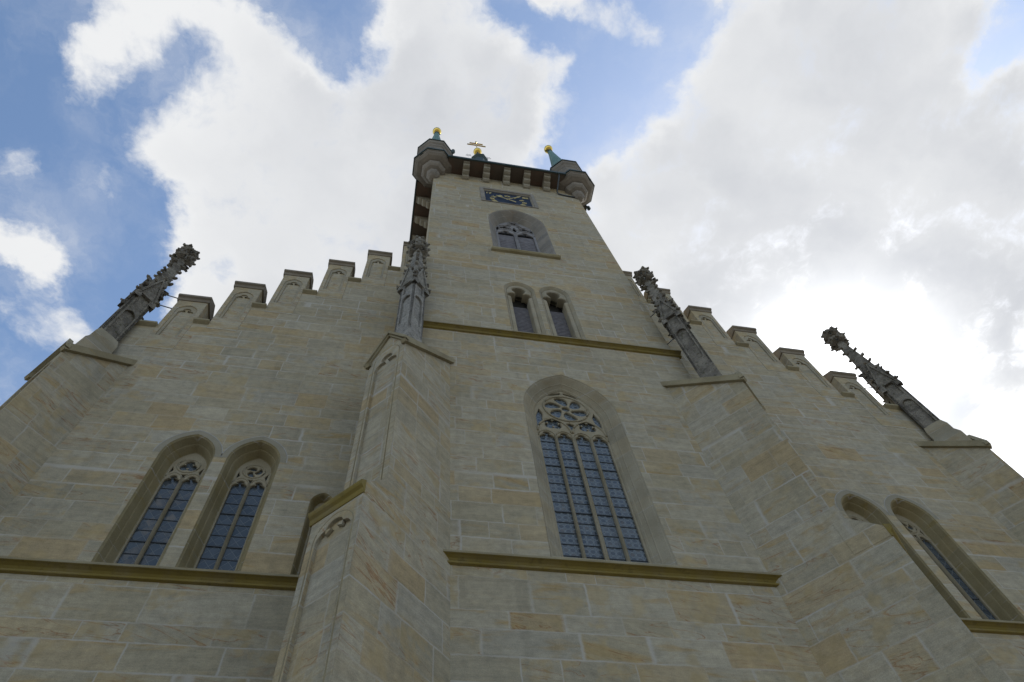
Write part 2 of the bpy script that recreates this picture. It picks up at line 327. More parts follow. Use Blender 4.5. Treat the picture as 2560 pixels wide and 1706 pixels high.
def leaded_glass(name, pattern):
    """dark reflecting glass set in lead: rounds or diamond quarries (UV in metres)"""
    m, t, b = new_mat(name)
    uv = t.n.new('ShaderNodeUVMap'); uv.uv_map = 'UVMap'
    u, v, _ = t.sep(uv.outputs[0])
    if pattern == 'rounds':
        p = 0.155
        gx, gy = t.m('DIVIDE', u, p), t.m('DIVIDE', v, p)
        fx = t.m('SUBTRACT', t.m('FRACT', gx), 0.5); fy = t.m('SUBTRACT', t.m('FRACT', gy), 0.5)
        rr = t.m('SQRT', t.m('ADD', t.m('MULTIPLY', fx, fx), t.m('MULTIPLY', fy, fy)))
        d = t.m('ABSOLUTE', t.m('SUBTRACT', rr, 0.42))
        ex = t.m('SUBTRACT', 0.5, t.m('ABSOLUTE', fx)); ey = t.m('SUBTRACT', 0.5, t.m('ABSOLUTE', fy))
        edge = t.m('MAXIMUM', t.m('MINIMUM', ex, ey), t.m('MULTIPLY', t.m('LESS_THAN', rr, 0.42), 9.0))
        lead = t.ss(t.m('MINIMUM', d, edge), 0.03, 0.075, 1.0, 0.0)
        cell = t.comb(t.m('FLOOR', gx), t.m('FLOOR', gy), t.m('LESS_THAN', rr, 0.42))
        leadcol, leadamt = (0.16, 0.19, 0.21), 0.85
    else:
        p, q = 0.24, 0.30
        a = t.m('ADD', t.m('DIVIDE', u, p), t.m('DIVIDE', v, q)); c = t.m('SUBTRACT', t.m('DIVIDE', u, p), t.m('DIVIDE', v, q))
        fa = t.m('FRACT', a); fc = t.m('FRACT', c)
        d = t.m('MINIMUM', t.m('MINIMUM', fa, t.m('SUBTRACT', 1.0, fa)), t.m('MINIMUM', fc, t.m('SUBTRACT', 1.0, fc)))
        lead = t.ss(d, 0.02, 0.045, 1.0, 0.0)
        cell = t.comb(t.m('FLOOR', a), t.m('FLOOR', c), 0.0)
        leadcol, leadamt = (0.13, 0.15, 0.16), 0.6
    rc = t.white('3D', vec=cell, color=True); r1, r2, r3 = t.sep(rc)
    col = t.mix(r1, (0.052, 0.064, 0.074), (0.082, 0.096, 0.106))
    col = t.mix(t.m('MULTIPLY', lead, leadamt), col, leadcol)
    t.link(col, b.inputs['Base Color'])
    t.link(t.m('MULTIPLY_ADD', lead, 0.45, 0.10), b.inputs['Roughness'])
    b.inputs['IOR'].default_value = 1.5
    # each pane sits at a slightly different angle
    geo = t.n.new('ShaderNodeNewGeometry')
    tilt = t.vm('MULTIPLY', t.vm('SUBTRACT', rc, (0.5, 0.5, 0.5)), (0.10, 0.0, 0.10))
    wav = t.vm('MULTIPLY', t.vm('SUBTRACT', t.noise(geo.outputs['Position'], 7.0, 2.0, color=True), (0.5, 0.5, 0.5)), (0.10, 0.0, 0.10))
    nrm = t.vm('NORMALIZE', t.vm('ADD', geo.outputs['Normal'], t.vm('ADD', tilt, wav)))
    t.link(nrm, b.inputs['Normal'])
    return m

M = {}
M['ashlar'] = masonry('sandstone_ashlar')
M['ashlar_buttress'] = masonry('sandstone_ashlar_buttress', 0.66, 1.0, (1.02, 0.99, 0.925))
M['dressed'] = dressed('dressed_sandstone', (0.340, 0.308, 0.232), (0.265, 0.235, 0.168))
M['jamb_ochre'] = dressed('ochre_jamb_stone', (0.300, 0.258, 0.160), (0.220, 0.185, 0.105), stain=(0.235, 0.170, 0.050), stain_amt=0.6, lichen=0.12)
M['tracery'] = dressed('tracery_stone', (0.345, 0.308, 0.225), (0.265, 0.228, 0.150), joint=False, stain_amt=0.2)
M['tracery_grey'] = dressed('grey_tracery_stone', (0.275, 0.268, 0.268), (0.215, 0.208, 0.208), joint=False, stain_amt=0.05)
M['jamb_grey'] = dressed('grey_jamb_stone', (0.265, 0.245, 0.215), (0.205, 0.19, 0.165), stain_amt=0.15)
M['string'] = dressed('string_course_stone', (0.30, 0.265, 0.165), (0.22, 0.18, 0.09), joint=False, stain=(0.27, 0.18, 0.04), stain_amt=0.6)
M['lichen'] = dressed('lichened_moulding', (0.25, 0.205, 0.115), (0.165, 0.13, 0.065), joint=False, stain=(0.20, 0.13, 0.03), stain_amt=0.7, lichen=0.68)
M['ring'] = dressed('arch_ring_stone', (0.285, 0.260, 0.195), (0.240, 0.218, 0.158), joint=False, stain_amt=0.2)
M['mortar'] = simple('pale_mortar', (0.325, 0.315, 0.285), 0.95, var=0.15, scale=9)
M['pinnacle_dark'] = weathered('dark_pinnacle_stone', (0.130, 0.117, 0.097), (0.245, 0.223, 0.182))
M['coping'] = dressed('coping_stone', (0.30, 0.262, 0.165), (0.215, 0.182, 0.11), joint=False, stain=(0.30, 0.20, 0.06), stain_amt=0.5)
M['merlon_cap'] = dressed('merlon_cap_stone', (0.25, 0.215, 0.165), (0.17, 0.145, 0.11), joint=False, stain=(0.16, 0.11, 0.07), stain_amt=0.5)
M['pinnacle'] = weathered('weathered_pinnacle_stone', (0.115, 0.102, 0.084), (0.25, 0.228, 0.188))
M['pinnacle_pale'] = weathered('pale_pinnacle_stone', (0.225, 0.215, 0.195), (0.33, 0.315, 0.28), (0.10, 0.10, 0.08))
M['pinnacle_soft'] = weathered('grey_pinnacle_carving', (0.150, 0.140, 0.122), (0.285, 0.268, 0.228))
M['turret_stone'] = dressed('turret_stone', (0.235, 0.205, 0.165), (0.165, 0.145, 0.118), joint=False, stain=(0.16, 0.12, 0.08), stain_amt=0.4)
M['corbel'] = dressed('corbel_stone', (0.30, 0.275, 0.215), (0.21, 0.185, 0.135), joint=False)
M['soffit'] = simple('brown_eaves_boards', (0.115, 0.070, 0.045), 0.8, second=(0.085, 0.065, 0.045), scale=0.9)
M['copper'] = simple('green_copper', (0.075, 0.165, 0.14), 0.65, 0.0, scale=1.5, second=(0.105, 0.20, 0.17))
M['copper_dark'] = simple('dark_copper', (0.020, 0.040, 0.034), 0.6, 0.0, scale=2.0, second=(0.03, 0.05, 0.045))
M['gold'] = simple('gilding', (0.80, 0.56, 0.13), 0.28, 1.0, var=0.1)
M['gold_leaf'] = simple('gilded_numerals', (0.60, 0.50, 0.22), 0.5, 0.1, var=0.12, scale=12)
M['dial'] = simple('blue_dial', (0.014, 0.024, 0.046), 0.6, 0.0, scale=2.0, spec=0.2, second=(0.019, 0.031, 0.056))
M['glass_rounds'] = leaded_glass('leaded_glass_rounds', 'rounds')
M['glass_diamond'] = leaded_glass('leaded_glass_diamonds', 'diamonds')
M['glass_dark'] = simple('dark_glass', (0.012, 0.014, 0.016), 0.15, 0.0)
M['iron'] = simple('dark_iron', (0.05, 0.058, 0.066), 0.6, 0.0)
M['wire'] = simple('grey_steel_rod', (0.16, 0.16, 0.16), 0.5, 0.6)
M['louvre'] = simple('grey_louvre_boards', (0.175, 0.165, 0.17), 0.85, second=(0.135, 0.125, 0.128), scale=5)
M['void'] = simple('belfry_shade', (0.045, 0.040, 0.034), 0.9)  # dark sheet colour, painted in for the shade behind the louvres
M['roof_tile'] = simple('dark_roof_slates', (0.07, 0.06, 0.055), 0.8)
def ground_mat():
    m, t, b = new_mat('cobble_paving')
    geo = t.n.new('ShaderNodeNewGeometry'); pos = geo.outputs['Position']
    vo = t.n.new('ShaderNodeTexVoronoi'); vo.inputs['Scale'].default_value = 8; t.link(pos, vo.inputs['Vector'])
    col = t.mix(vo.outputs['Color'], (0.21, 0.20, 0.18), (0.29, 0.275, 0.25))
    vd = t.n.new('ShaderNodeTexVoronoi'); vd.feature = 'DISTANCE_TO_EDGE'; vd.inputs['Scale'].default_value = 8; t.link(pos, vd.inputs['Vector'])
    col = t.mix(t.ss(vd.outputs['Distance'], 0.02, 0.08, 1.0, 0.0), col, (0.10, 0.095, 0.085))
    col = t.mix(t.ss(t.noise(pos, 0.2, 4.0), 0.4, 0.65, 0.0, 0.4), col, (0.16, 0.15, 0.13))
    t.link(col, b.inputs['Base Color']); b.inputs['Roughness'].default_value = 0.9
    bump(t, b, t.ss(vd.outputs['Distance'], 0.0, 0.12), 0.5, 0.02)
    return m
M['ground'] = ground_mat()

# ------------------------------------------------------------------ geometry helpers
def V(*a): return Vector(a)
class MB:
    """collects shapes; build() links them as ONE mesh object"""
    def __init__(self): self.v = []; self.f = []; self.sm = []
    def add(self, vs, fs, smooth=False):
        o = len(self.v); self.v += [Vector(p) for p in vs]
        for q in fs: self.f.append([i + o for i in q]); self.sm.append(smooth)
        return self
    def box(self, x0, x1, y0, y1, z0, z1, xf=None):
        vs = [V(x, y, z) for z in (z0, z1) for y in (y0, y1) for x in (x0, x1)]
        if xf: vs = [xf(p) for p in vs]
        return self.add(vs, [(0, 2, 3, 1), (4, 5, 7, 6), (0, 1, 5, 4), (2, 6, 7, 3), (0, 4, 6, 2), (1, 3, 7, 5)])
    def prism(self, poly, ext, xf=None):
        """poly: points in 3D, ext: extrusion vector"""
        n = len(poly); a = [Vector(p) for p in poly]; b = [p + Vector(ext) for p in a]
        vs = a + b
        if xf: vs = [xf(p) for p in vs]
        return self.add(vs, [tuple(range(n)), tuple(range(2 * n - 1, n - 1, -1))] + [(i, (i + 1) % n, (i + 1) % n + n, i + n) for i in range(n)])
    def loft(self, rings, closed=False, smooth=False, cap=False):
        n = len(rings[0]); vs = [p for r in rings for p in r]; fs = []
        for k in range(len(rings) - 1):
            for i in range(n if closed else n - 1):
                j = (i + 1) % n
                fs.append((k * n + i, k * n + j, (k + 1) * n + j, (k + 1) * n + i))
        if cap: fs += [tuple(range(n - 1, -1, -1)), tuple(range((len(rings) - 1) * n, len(rings) * n))]
        return self.add(vs, fs, smooth)
    def lathe(self, prof, cx, cy, n=8, rot=0.0, smooth=False):
        rings = [[V(cx + r * math.cos(rot + 2 * math.pi * i / n), cy + r * math.sin(rot + 2 * math.pi * i / n), z) for i in range(n)] for r, z in prof]
        return self.loft(rings, True, smooth, True)
    def sphere(self, c, r, n=24, m=14):
        prof = [(max(1e-4, r * math.sin(math.pi * k / m)), c[2] - r * math.cos(math.pi * k / m)) for k in range(m + 1)]
        return self.lathe(prof, c[0], c[1], n, 0, True)
    def tube(self, pts, r, n=6, smooth=True):
        pts = [Vector(p) for p in pts]; rings = []
        for i, p in enumerate(pts):
            d = (pts[min(i + 1, len(pts) - 1)] - pts[max(i - 1, 0)]).normalized()
            a = d.cross(V(0, 0, 1) if abs(d.z) < .9 else V(1, 0, 0)).normalized(); b = d.cross(a)
            rr = r[i] if hasattr(r, '__len__') else r
            rings.append([p + a * rr * math.cos(2 * math.pi * k / n) + b * rr * math.sin(2 * math.pi * k / n) for k in range(n)])
        return self.loft(rings, True, smooth, True)
    def leaf(self, c, out, size):
        """a carved leaf knob that leans outwards and curls up"""
        out = Vector(out).normalized(); c = Vector(c); side = out.cross(V(0, 0, 1)).normalized(); up = V(0, 0, 1)
        prof = [(-0.35, 0.05, 0.62), (0.15, -0.05, 0.66), (0.55, -0.02, 0.70), (0.95, 0.16, 0.55), (1.12, 0.42, 0.24)]
        rings = []
        for a, h, w in prof:
            p = c + (out * a + up * h) * size; ring = []
            for k in range(7):
                t = 2 * math.pi * k / 7; j = 1 + random.uniform(-.38, .38)
                ring.append(p + side * (w * .75 * size * math.cos(t) * j) + (up * .8 - out * .35) * (w * .60 * size * math.sin(t) * j))
            rings.append(ring)
        return self.loft(rings, True, False, True)
    def plate(self, outlines, d0, d1, xf, bevel=0.0):
        """flat slab with holes: outlines in (a, b), thickness from depth d0 to d1, xf maps (a, depth, b)"""
        from mathutils.geometry import delaunay_2d_cdt
        def inside(pt, pts):
            c = False; x, z = pt
            for (x0, z0), (x1, z1) in zip(pts, pts[1:] + pts[:1]):
                if (z0 > z) != (z1 > z) and x < (x1 - x0) * (z - z0) / (z1 - z0) + x0: c = not c
            return c
        def clean(pts):
            o = [pts[0]]
            for p in pts[1:]:
                if math.hypot(p[0] - o[-1][0], p[1] - o[-1][1]) > 1e-4: o.append(p)
            if math.hypot(o[0][0] - o[-1][0], o[0][1] - o[-1][1]) < 1e-4: o.pop()
            area = sum(p[0] * q[1] - q[0] * p[1] for p, q in zip(o, o[1:] + o[:1]))
            return o if area > 0 else o[::-1]
        outlines = [clean(list(p)) for p in outlines]
        def offset(pts, dist):      # moves a counter-clockwise outline by dist to its left (inwards)
            n = len(pts); res = []
            for i in range(n):
                p, a, c = Vector(pts[i]), Vector(pts[i - 1]), Vector(pts[(i + 1) % n])
                d1, d2 = (p - a).normalized(), (c - p).normalized()
                n1, n2 = Vector((-d1.y, d1.x)), Vector((-d2.y, d2.x))
                k = n1 + n2
                if k.length < .5: k = n1
                k = k.normalized(); k = k * min(1.5, 1 / max(.4, k.dot(n1)))
                res.append((p.x + k.x * dist, p.y + k.y * dist))
            return res
        lo, hi = min(d0, d1), max(d0, d1)
        fronts = [offset(p, bevel if i == 0 else -bevel) for i, p in enumerate(outlines)] if bevel else outlines
        def sheet(rings, depth):
            vs, es = [], []
            for pts in rings:
                o = len(vs); vs += [Vector(p) for p in pts]; es += [(o + k, o + (k + 1) % len(pts)) for k in range(len(pts))]
            rv, _, rf, *_ = delaunay_2d_cdt(vs, es, [], 0, 1e-6)
            keep = []
            for f in rf:
                c = (sum(rv[i].x for i in f) / len(f), sum(rv[i].y for i in f) / len(f))
                if sum(inside(c, p) for p in rings) == 1: keep.append(tuple(f))
            self.add([xf(V(p.x, depth, p.y)) for p in rv], keep)
        sheet(fronts, lo); sheet(outlines, hi)
        for pts, fr in zip(outlines, fronts):
            lv = [[V(p[0], lo, p[1]) for p in fr]] + ([[V(p[0], lo + bevel, p[1]) for p in pts]] if bevel else []) + [[V(p[0], hi, p[1]) for p in pts]]
            self.loft([[xf(p) for p in l] for l in lv], True)
        return self
    def build(self, name, mat, parent=None, origin=None, uvs=None):
        me = bpy.data.meshes.new(name)
        me.from_pydata([tuple(p) for p in self.v], [], self.f)
        for p, s in zip(me.polygons, self.sm): p.use_smooth = s
        bm = bmesh.new(); bm.from_mesh(me)
        bmesh.ops.remove_doubles(bm, verts=bm.verts, dist=1e-5)
        bmesh.ops.recalc_face_normals(bm, faces=bm.faces)
        uvl = bm.loops.layers.uv.new('UVMap')
        for f in bm.faces:
            n = f.normal
            if abs(n.z) < 0.8:
                t = V(-n.y, n.x, 0).normalized()
                if abs(n.y) > .3 and t.x < 0: t = -t
                for l in f.loops: p = l.vert.co; l[uvl].uv = (p.x * t.x + p.y * t.y, p.z)
            else:
                for l in f.loops: p = l.vert.co; l[uvl].uv = (p.x, p.y)
        if origin is None and bm.verts:
            cs = [v.co for v in bm.verts]
            origin = V(*[(min(c[i] for c in cs) + max(c[i] for c in cs)) / 2 for i in range(3)])
        origin = Vector(origin)
        for v in bm.verts: v.co -= origin
        bm.to_mesh(me); bm.free()
        me.materials.append(mat)
        ob = bpy.data.objects.new(name, me); COL.objects.link(ob)
        ob.location = origin
        if parent: set_parent(ob, parent)
        return ob
WORLD = {}
def world_loc(o):
    p = Vector(o.location)
    return p + (world_loc(o.parent) if o.parent else Vector())
def set_parent(ob, parent):
    ob.location = Vector(ob.location) - world_loc(parent); ob.parent = parent
def empty(name, loc, parent=None):
    o = bpy.data.objects.new(name, None); COL.objects.link(o); o.location = loc; o.empty_display_size = .3
    if parent: set_parent(o, parent)
    return o
def tag(o, label=None, cat=None, group=None, kind=None):
    for k, v in (('label', label), ('category', cat), ('group', group), ('kind', kind)):
        if v: o[k] = v
    return o
def copy_tree(o, parent, offset):
    c = o.copy(); COL.objects.link(c); c.parent = parent; c.location = Vector(o.location) + offset
    for ch in list(o.children):
        d = ch.copy(); COL.objects.link(d); d.parent = c
    return c
ident = lambda p: p

# outlines of Gothic openings, in (x, z)
def arc(cx, cz, r, a0, a1, n):
    return [(cx + r * math.cos(math.radians(a0 + (a1 - a0) * k / n)), cz + r * math.sin(math.radians(a0 + (a1 - a0) * k / n))) for k in range(n + 1)]
def pointed(cx, a, c, zb, zs, n=12):
    """pointed arch opening; both arcs are struck from points c beyond the middle"""
    R = a + c; top = math.degrees(math.acos(c / R))
    left = arc(cx + c, zs, R, 180, 180 - top, n)
    right = arc(cx - c, zs, R, top, 0, n)
    return [(cx - a, zb)] + left + right[1:] + [(cx + a, zb)]
def rise(a, c): return math.sqrt((a + c) ** 2 - c * c)
def trefoil(cx, a, zb, zs, n=7, tall=1.0):
    L = arc(cx - .42 * a, zs + .15 * a * tall, .58 * a, 195, 62, n)
    T = arc(cx, zs + .95 * a * tall, .5 * a, 203, -23, n + 3)
    Rr = [(2 * cx - x, z) for x, z in reversed(L)]
    return [(cx - a, zb)] + L + T + Rr + [(cx + a, zb)]
def cusped(cx, a, c, zb, zs, pull=.30, n=12):
    pts = pointed(cx, a, c, zb, zs, n); out = []; top = rise(a, c)
    for i, p in enumerate(pts):
        k = i - 1
        if k in (5, 2 * n - 5): out.append((cx + (p[0] - cx) * (1 - pull * 1.6), p[1] - pull * a * .55))
        else: out.append(p)
    return out
def foils(cx, cz, r, k=4, rot=45, n=7):
    pts = []
    half = {4: 112, 3: 125, 6: 95}[k]; off = {4: .5, 3: .46, 6: .6}[k] * r; lr = {4: .5, 3: .54, 6: .38}[k] * r
    for i in range(k):
        b = rot + 360 / k * i
        ox, oz = cx + off * math.cos(math.radians(b)), cz + off * math.sin(math.radians(b))
        pts += arc(ox, oz, lr, b - half, b + half, n)
    return pts
def petal(cx, cz, th, r0, r1, w, twist=14):
    pts = []
    for k in range(14):
        t = 2 * math.pi * k / 14
        rr = (r0 + r1) / 2 + (r1 - r0) / 2 * math.cos(t); ww = w * math.sin(t) * (0.55 + 0.45 * (rr - r0) / (r1 - r0) * 1.3)
        a = math.radians(th + twist * (rr - r0) / (r1 - r0)); x = rr * math.cos(a) - ww * math.sin(a); z = rr * math.sin(a) + ww * math.cos(a)
        pts.append((cx + x, cz + z))
    return pts
def circle(cx, cz, r, n=16): return arc(cx, cz, r, 0, 360 - 360 / n, n - 1)

# ------------------------------------------------------------------ ground
g = MB(); g.add([V(-600, -600, GZ), V(600, -600, GZ), V(600, 600, GZ), V(-600, 600, GZ)], [(0, 1, 2, 3)])
tag(g.build('ground', M['ground'], origin=(0, 0, GZ)), 'grey cobbled square in front of the church', 'ground', kind='structure')

# ------------------------------------------------------------------ the church
G = 0.833            # plane of the gable wall; the tower front stands at y = 0
church = empty('church', (0, 4.5, GZ))
tag(church, 'pale sandstone Gothic church with a tall west tower, stepped gables and dark pinnacles', 'church')
front = lambda p: p
gab = lambda p: V(p.x, p.y + G, p.z)

# openings ---------------------------------------------------------
BW = dict(cx=0.02, a=1.40, c=0.80, zb=10.97, zs=17.0)
UW = dict(cx=0.0, a=1.50, c=1.11, zb=30.45, zs=35.3)
TW = dict(a=0.62, c=0.206, zb=21.72, zs=25.85)
NW = dict(a=0.62, c=0.286, zb=10.80, zs=14.45)
SL = dict(cx=-6.37, a=0.27, c=0.10, zb=10.80, zs=13.08)
def hole(d, cx=None): return pointed(cx if cx is not None else d['cx'], d['a'], d['c'], d['zb'], d['zs'])
NX = (-9.78, -8.23, 8.23, 9.78); TX = (-0.72, 0.72)

# tower ------------------------------------------------------------
t = MB()
outline = [(-4.62, GZ), (4.62, GZ), (4.62, 21.5), (4.5, 21.6), (4.5, 44.0), (-4.5, 44.0), (-4.5, 21.6), (-4.62, 21.5)]
CLK = [(-1.48, 38.62), (1.30, 38.62), (1.30, 41.26), (-1.48, 41.26)]
t.plate([outline, hole(BW), hole(UW), hole(TW, TX[0]), hole(TW, TX[1]), CLK], 0.0, 0.8, front)
t.box(-4.62, 4.62, 0.8, 9.0, GZ, 21.5); t.box(-4.5, 4.5, 0.8, 9.0, 21.503, 44.0)
tower = t.build('tower', M['ashlar'], church)

# nave gable -------------------------------------------------------
MX = (12.27, 10.85, 9.43, 7.97, 6.53, 5.07); MT = (23.19, 24.87, 26.59, 28.32, 30.10, 31.87)
SH = (20.88, 21.45, 23.17, 24.88, 26.62, 28.42)
def gable_side(s):
    pts = [(13.55, GZ), (13.55, SH[0])]
    for k in range(6):
        pts += [(MX[k] + .48, SH[k]), (MX[k] + .48, MT[k] - 3.75), (MX[k] - .48, MT[k] - 3.75)]
        if k < 5: pts.append((MX[k] - .48, SH[k + 1]))
    pts += [(4.45, MT[5] - 3.75), (4.45, 27.5)]
    return [(s * x, z) for x, z in pts]
L, Rr = gable_side(-1), gable_side(1)
gw = MB()
gw.plate([L + [(4.45, 27.5)] + Rr[::-1][1:], *[hole(NW, x) for x in NX], hole(SL)], 0.0, 0.7, gab)
gable = gw.build('gable_wall', M['ashlar'], church)
for s in (-1, 1):
    for k in range(6):
        x0 = MX[k] + .47; x1 = (MX[k - 1] - .47) if k else 13.62
        z = SH[k]; cp = MB()
        a, b = sorted((s * x0, s * x1))
        cp.prism([V(a, G - .13, z - .02), V(a, G - .13, z + .07), V(a, G + .35, z + .22), V(a, G + .83, z + .07), V(a, G + .83, z - .02), V(a, G + .66, z - .1), V(a, G - .0, z - .1)], V(b - a, 0, 0))
        cp.build('step_coping', M['coping'], gable)

# merlons: one is built, the others are copies ----------------------
def merlon(x, zt):
    b = MB(); xf = lambda p: V(p.x + x, p.y + G, p.z + zt)
    b.plate([[(-.482, -3.752), (.482, -3.752), (.482, -.13), (-.482, -.13)], pointed(0, .33, .12, -2.9, -1.02, 8)], -.012, .07, xf, .012)
    b.box(-.482, .482, .069, .70, -3.752, -.13, xf)
    m = b.build('merlon', M['ashlar'], church, origin=(x, G, zt))
    b = MB()
    fr = pointed(0, .36, .12, -2.93, -1.02, 8)
    b.plate([fr, trefoil(0, .245, -2.84, -1.14, 6)], .02, .072, xf, .012)
    b.build('blind_tracery', M['dressed'], m, origin=(x, G, zt))
    c = MB()
    prof = [(-.04, -.26), (-.08, -.15), (-.15, -.11), (-.15, .0), (.33, .36), (.83, .0), (.83, -.11), (.72, -.2), (.69, -.26)]
    c.prism([xf(V(-.535, y, z)) for y, z in prof], V(1.07, 0, 0))
    c.build('coping', M['merlon_cap'], m, origin=(x, G, zt))
    return m
m0 = merlon(-MX[0], MT[0])
for s in (-1, 1):
    for k in range(6):
        if s == -1 and k == 0: continue
        c = copy_tree(m0, church, V(s * MX[k] + MX[0], 0, MT[k] - MT[0]))

# nave body behind the gable ---------------------------------------
nb = MB(); nb.box(-13.5, -13.0, G + .7, 30, GZ, 19.0); nb.box(13.0, 13.5, G + .7, 30, GZ, 19.0); nb.box(-13.0, 13.0, 29.5, 30, GZ, 19.0)
nb.build('nave_wall', M['ashlar'], church)
nr = MB()
for s in (-1, 1):
    nr.prism([V(s * 13.7, G + .75, 18.7), V(s * 13.7, G + .75, 18.95), V(0, G + .75, 35.0), V(0, G + .75, 34.7)], V(0, 29.3, 0))
nr.build('nave_roof', M['roof_tile'], church)

# string courses ---------------------------------------------------
STR = [(0, .20), (.20, .03), (.205, -.045), (.15, -.06), (.075, -.10), (.03, -.16), (.025, -.20), (.075, -.205), (.09, -.235), (.075, -.265), (0, -.285)]
LIP = [(-.01, .212), (.206, .04), (.212, -.035), (.17, -.048), (.17, .0), (-.01, .17)]
def string(x0, x1, y, z, name='string_course', mat='lichen', k=0.8):
    b = MB(); b.prism([V(x0, y - o * k, z + h * k) for o, h in STR] + [V(x0, y + .05, z - .285 * k), V(x0, y + .05, z + .2 * k)], V(x1 - x0, 0, 0))
    o = b.build(name, M[mat], church)
    b = MB(); b.prism([V(x0 - .004, y - q * k, z + h * k) for q, h in LIP], V(x1 - x0 + .008, 0, 0)); b.build('weathering', M['coping'], o)
    return o
string(-4.70, 4.72, 0, 21.53)
string(-3.85, 3.95, 0, 10.76)
string(-12.4, -4.5, G, 10.64)
string(4.5, 12.4, G, 10.64)

# windows ----------------------------------------------------------
def jamb(d, cx, y0, steps, mat, name='window', back=0.8):
    """moulded reveal lofted inwards from the wall face; steps: (narrowing, depth)"""
    b = MB(); rings = []
    for nar, dep in steps + [(steps[-1][0], back)]:
        rings.append([V(x, y0 + dep, z) for x, z in pointed(cx, d['a'] - nar, d['c'], d['zb'] - .1, d['zs'], 14)])
    b.loft(rings, False)
    w = b.build(name, M[mat], church)
    return w
def sill(d, cx, y0, nar, dep, mat, parent, up=.34):
    b = MB(); zb = d['zb']
    b.prism([V(cx - d['a'] + .004, y0 - .02, zb - .12), V(cx - d['a'] + .004, y0 - .02, zb), V(cx - d['a'] + .004, y0 + dep + .1, zb + up), V(cx - d['a'] + .004, y0 + dep + .1, zb - .12)], V(2 * d['a'] - .008, 0, 0))
    return b.build('sill', M[mat], parent)
def glass(outl, y, mat, parent):
    b = MB(); b.add([V(x, y, z) for x, z in outl], [tuple(range(len(outl)))])
    return b.build('pane', M[mat], parent)
def bars(x0, x1, zs, y, parent, r=.014):
    for z in zs:
        b = MB(); b.box(x0, x1, y - r, y + r, z - r, z + r); b.build('glazing_bar', M['iron'], parent)

# great four-light window
d = BW; cx = d['cx']
w = jamb(d, cx, 0, [(0.0, -.004), (.03, .03), (.05, .035), (.20, .20), (.225, .20), (.235, .225), (.31, .31), (.33, .31), (.37, .36)], 'dressed')
tag(w, 'tall four-light window with a six-petal rose over the lower string course')
ai = d['a'] - .355
apex = d['zs'] + rise(ai, d['c'])
hol = []
for i in range(4):
    hol.append(trefoil(cx + (-.75 + .5 * i) * 1.015, .222, 10.9, 16.0, tall=1.0))
for s in (-1, 1):
    hol.append(foils(cx + s * .51, 16.76, .285, 4, 45))
    hol.append([(cx + s * .80, 16.90), (cx + s * .97, 16.55), (cx + s * .97, 17.12), (cx + s * .84, 17.50), (cx + s * .76, 17.25)])
for k in range(6): hol.append(petal(cx, 17.62, 30 + 60 * k, .17, .645, .20, 18))
hol.append(circle(cx, 17.62, .125, 10))
for s in (-1, 1): hol.append([(cx + s * .20, 18.40), (cx + s * .50, 18.24), (cx + s * .36, 18.44), (cx + s * .06, 18.56), (cx + s * .04, 18.46)])
hol.append([(cx - .13, 16.78), (cx, 16.50), (cx + .13, 16.78), (cx, 16.86)])
tb = MB(); tb.plate([pointed(cx, ai + .01, d['c'], 10.95, d['zs']), *hol], .375, .45, front, .02)
# raised mouldings that carry the main lines of the tracery
def ribs(b, lines, y, r=.024):
    for ln in lines: b.tube([V(x, y, z) for x, z in ln], r, 5)
ring = [(cx + .68 * math.cos(2 * math.pi * k / 32), 17.62 + .68 * math.sin(2 * math.pi * k / 32)) for k in range(33)]
ribs(tb, [ring], .365, .03)
for s in (-1, 1):
    c0 = cx + s * .51
    ribs(tb, [pointed(c0, .49, .22, 15.9, 16.32, 8)[1:-1]], .365, .03)
    for q in (-1, 1): ribs(tb, [pointed(c0 + q * .253, .245, .06, 15.8, 16.08, 6)[1:-1]], .37, .02)
for xm, r in ((-.5075, .035), (0, .055), (.5075, .035)):
    tb.prism([V(cx + xm - r, .37, 10.9), V(cx + xm, .30, 10.9), V(cx + xm + r, .37, 10.9)], V(0, 0, 5.2))
tb.build('tracery', M['tracery'], w)
glass(pointed(cx, ai, d['c'], 10.9, d['zs']), .455, 'glass_rounds', w)
bars(cx - 1.0, cx + 1.0, [11.15 + .365 * k for k in range(14) if k not in (5, 10)], .447, w, .009)
bars(cx - 1.0, cx + 1.0, [11.15 + .365 * k for k in (5, 10)], .443, w, .015)
sill(d, cx, 0, .37, .36, 'dressed', w)

# bell stage window
d = UW; cx = 0
w = jamb(d, cx, 0, [(0.0, -.004), (.04, .03), (.06, .035), (.24, .28), (.27, .28), (.29, .31), (.43, .53), (.45, .53)], 'jamb_grey')
tag(w, 'weathered grey belfry window with boarded louvres just below the clock')
ai = d['a'] - .44
hol = []
for s in (-1, 1):
    hol.append(trefoil(s * .515, .43, 30.3, 34.75, tall=.9))
    hol.append(foils(s * .52, 35.80, .31, 4, 0)); hol.append(foils(s * .30, 36.32, .17, 3, 90))
    hol.append([(s * .84, 35.45), (s * .99, 35.25), (s * .98, 35.75), (s * .88, 35.95)])
hol.append(foils(0, 36.72, .24, 4, 45)); hol.append([(-.14, 35.60), (0, 35.25), (.14, 35.60), (0, 36.05)])
tb = MB(); tb.plate([pointed(0, ai + .01, d['c'], 30.4, d['zs']), *hol], .54, .61, front, .025)
for s in (-1, 1): ribs(tb, [pointed(s * .515, .49, .20, 34.6, 34.95, 8)[1:-1], circle(s * .52, 35.8, .35, 18) + [(s * .52 + .35, 35.8)]], .535, .03)
ribs(tb, [circle(0, 36.72, .29, 18) + [(.29, 36.72)]], .535, .03)
tb.prism([V(-.075, .545, 30.4), V(0, .45, 30.4), V(.075, .545, 30.4)], V(0, 0, 4.4))
tb.build('tracery', M['tracery_grey'], w)
lv = MB()
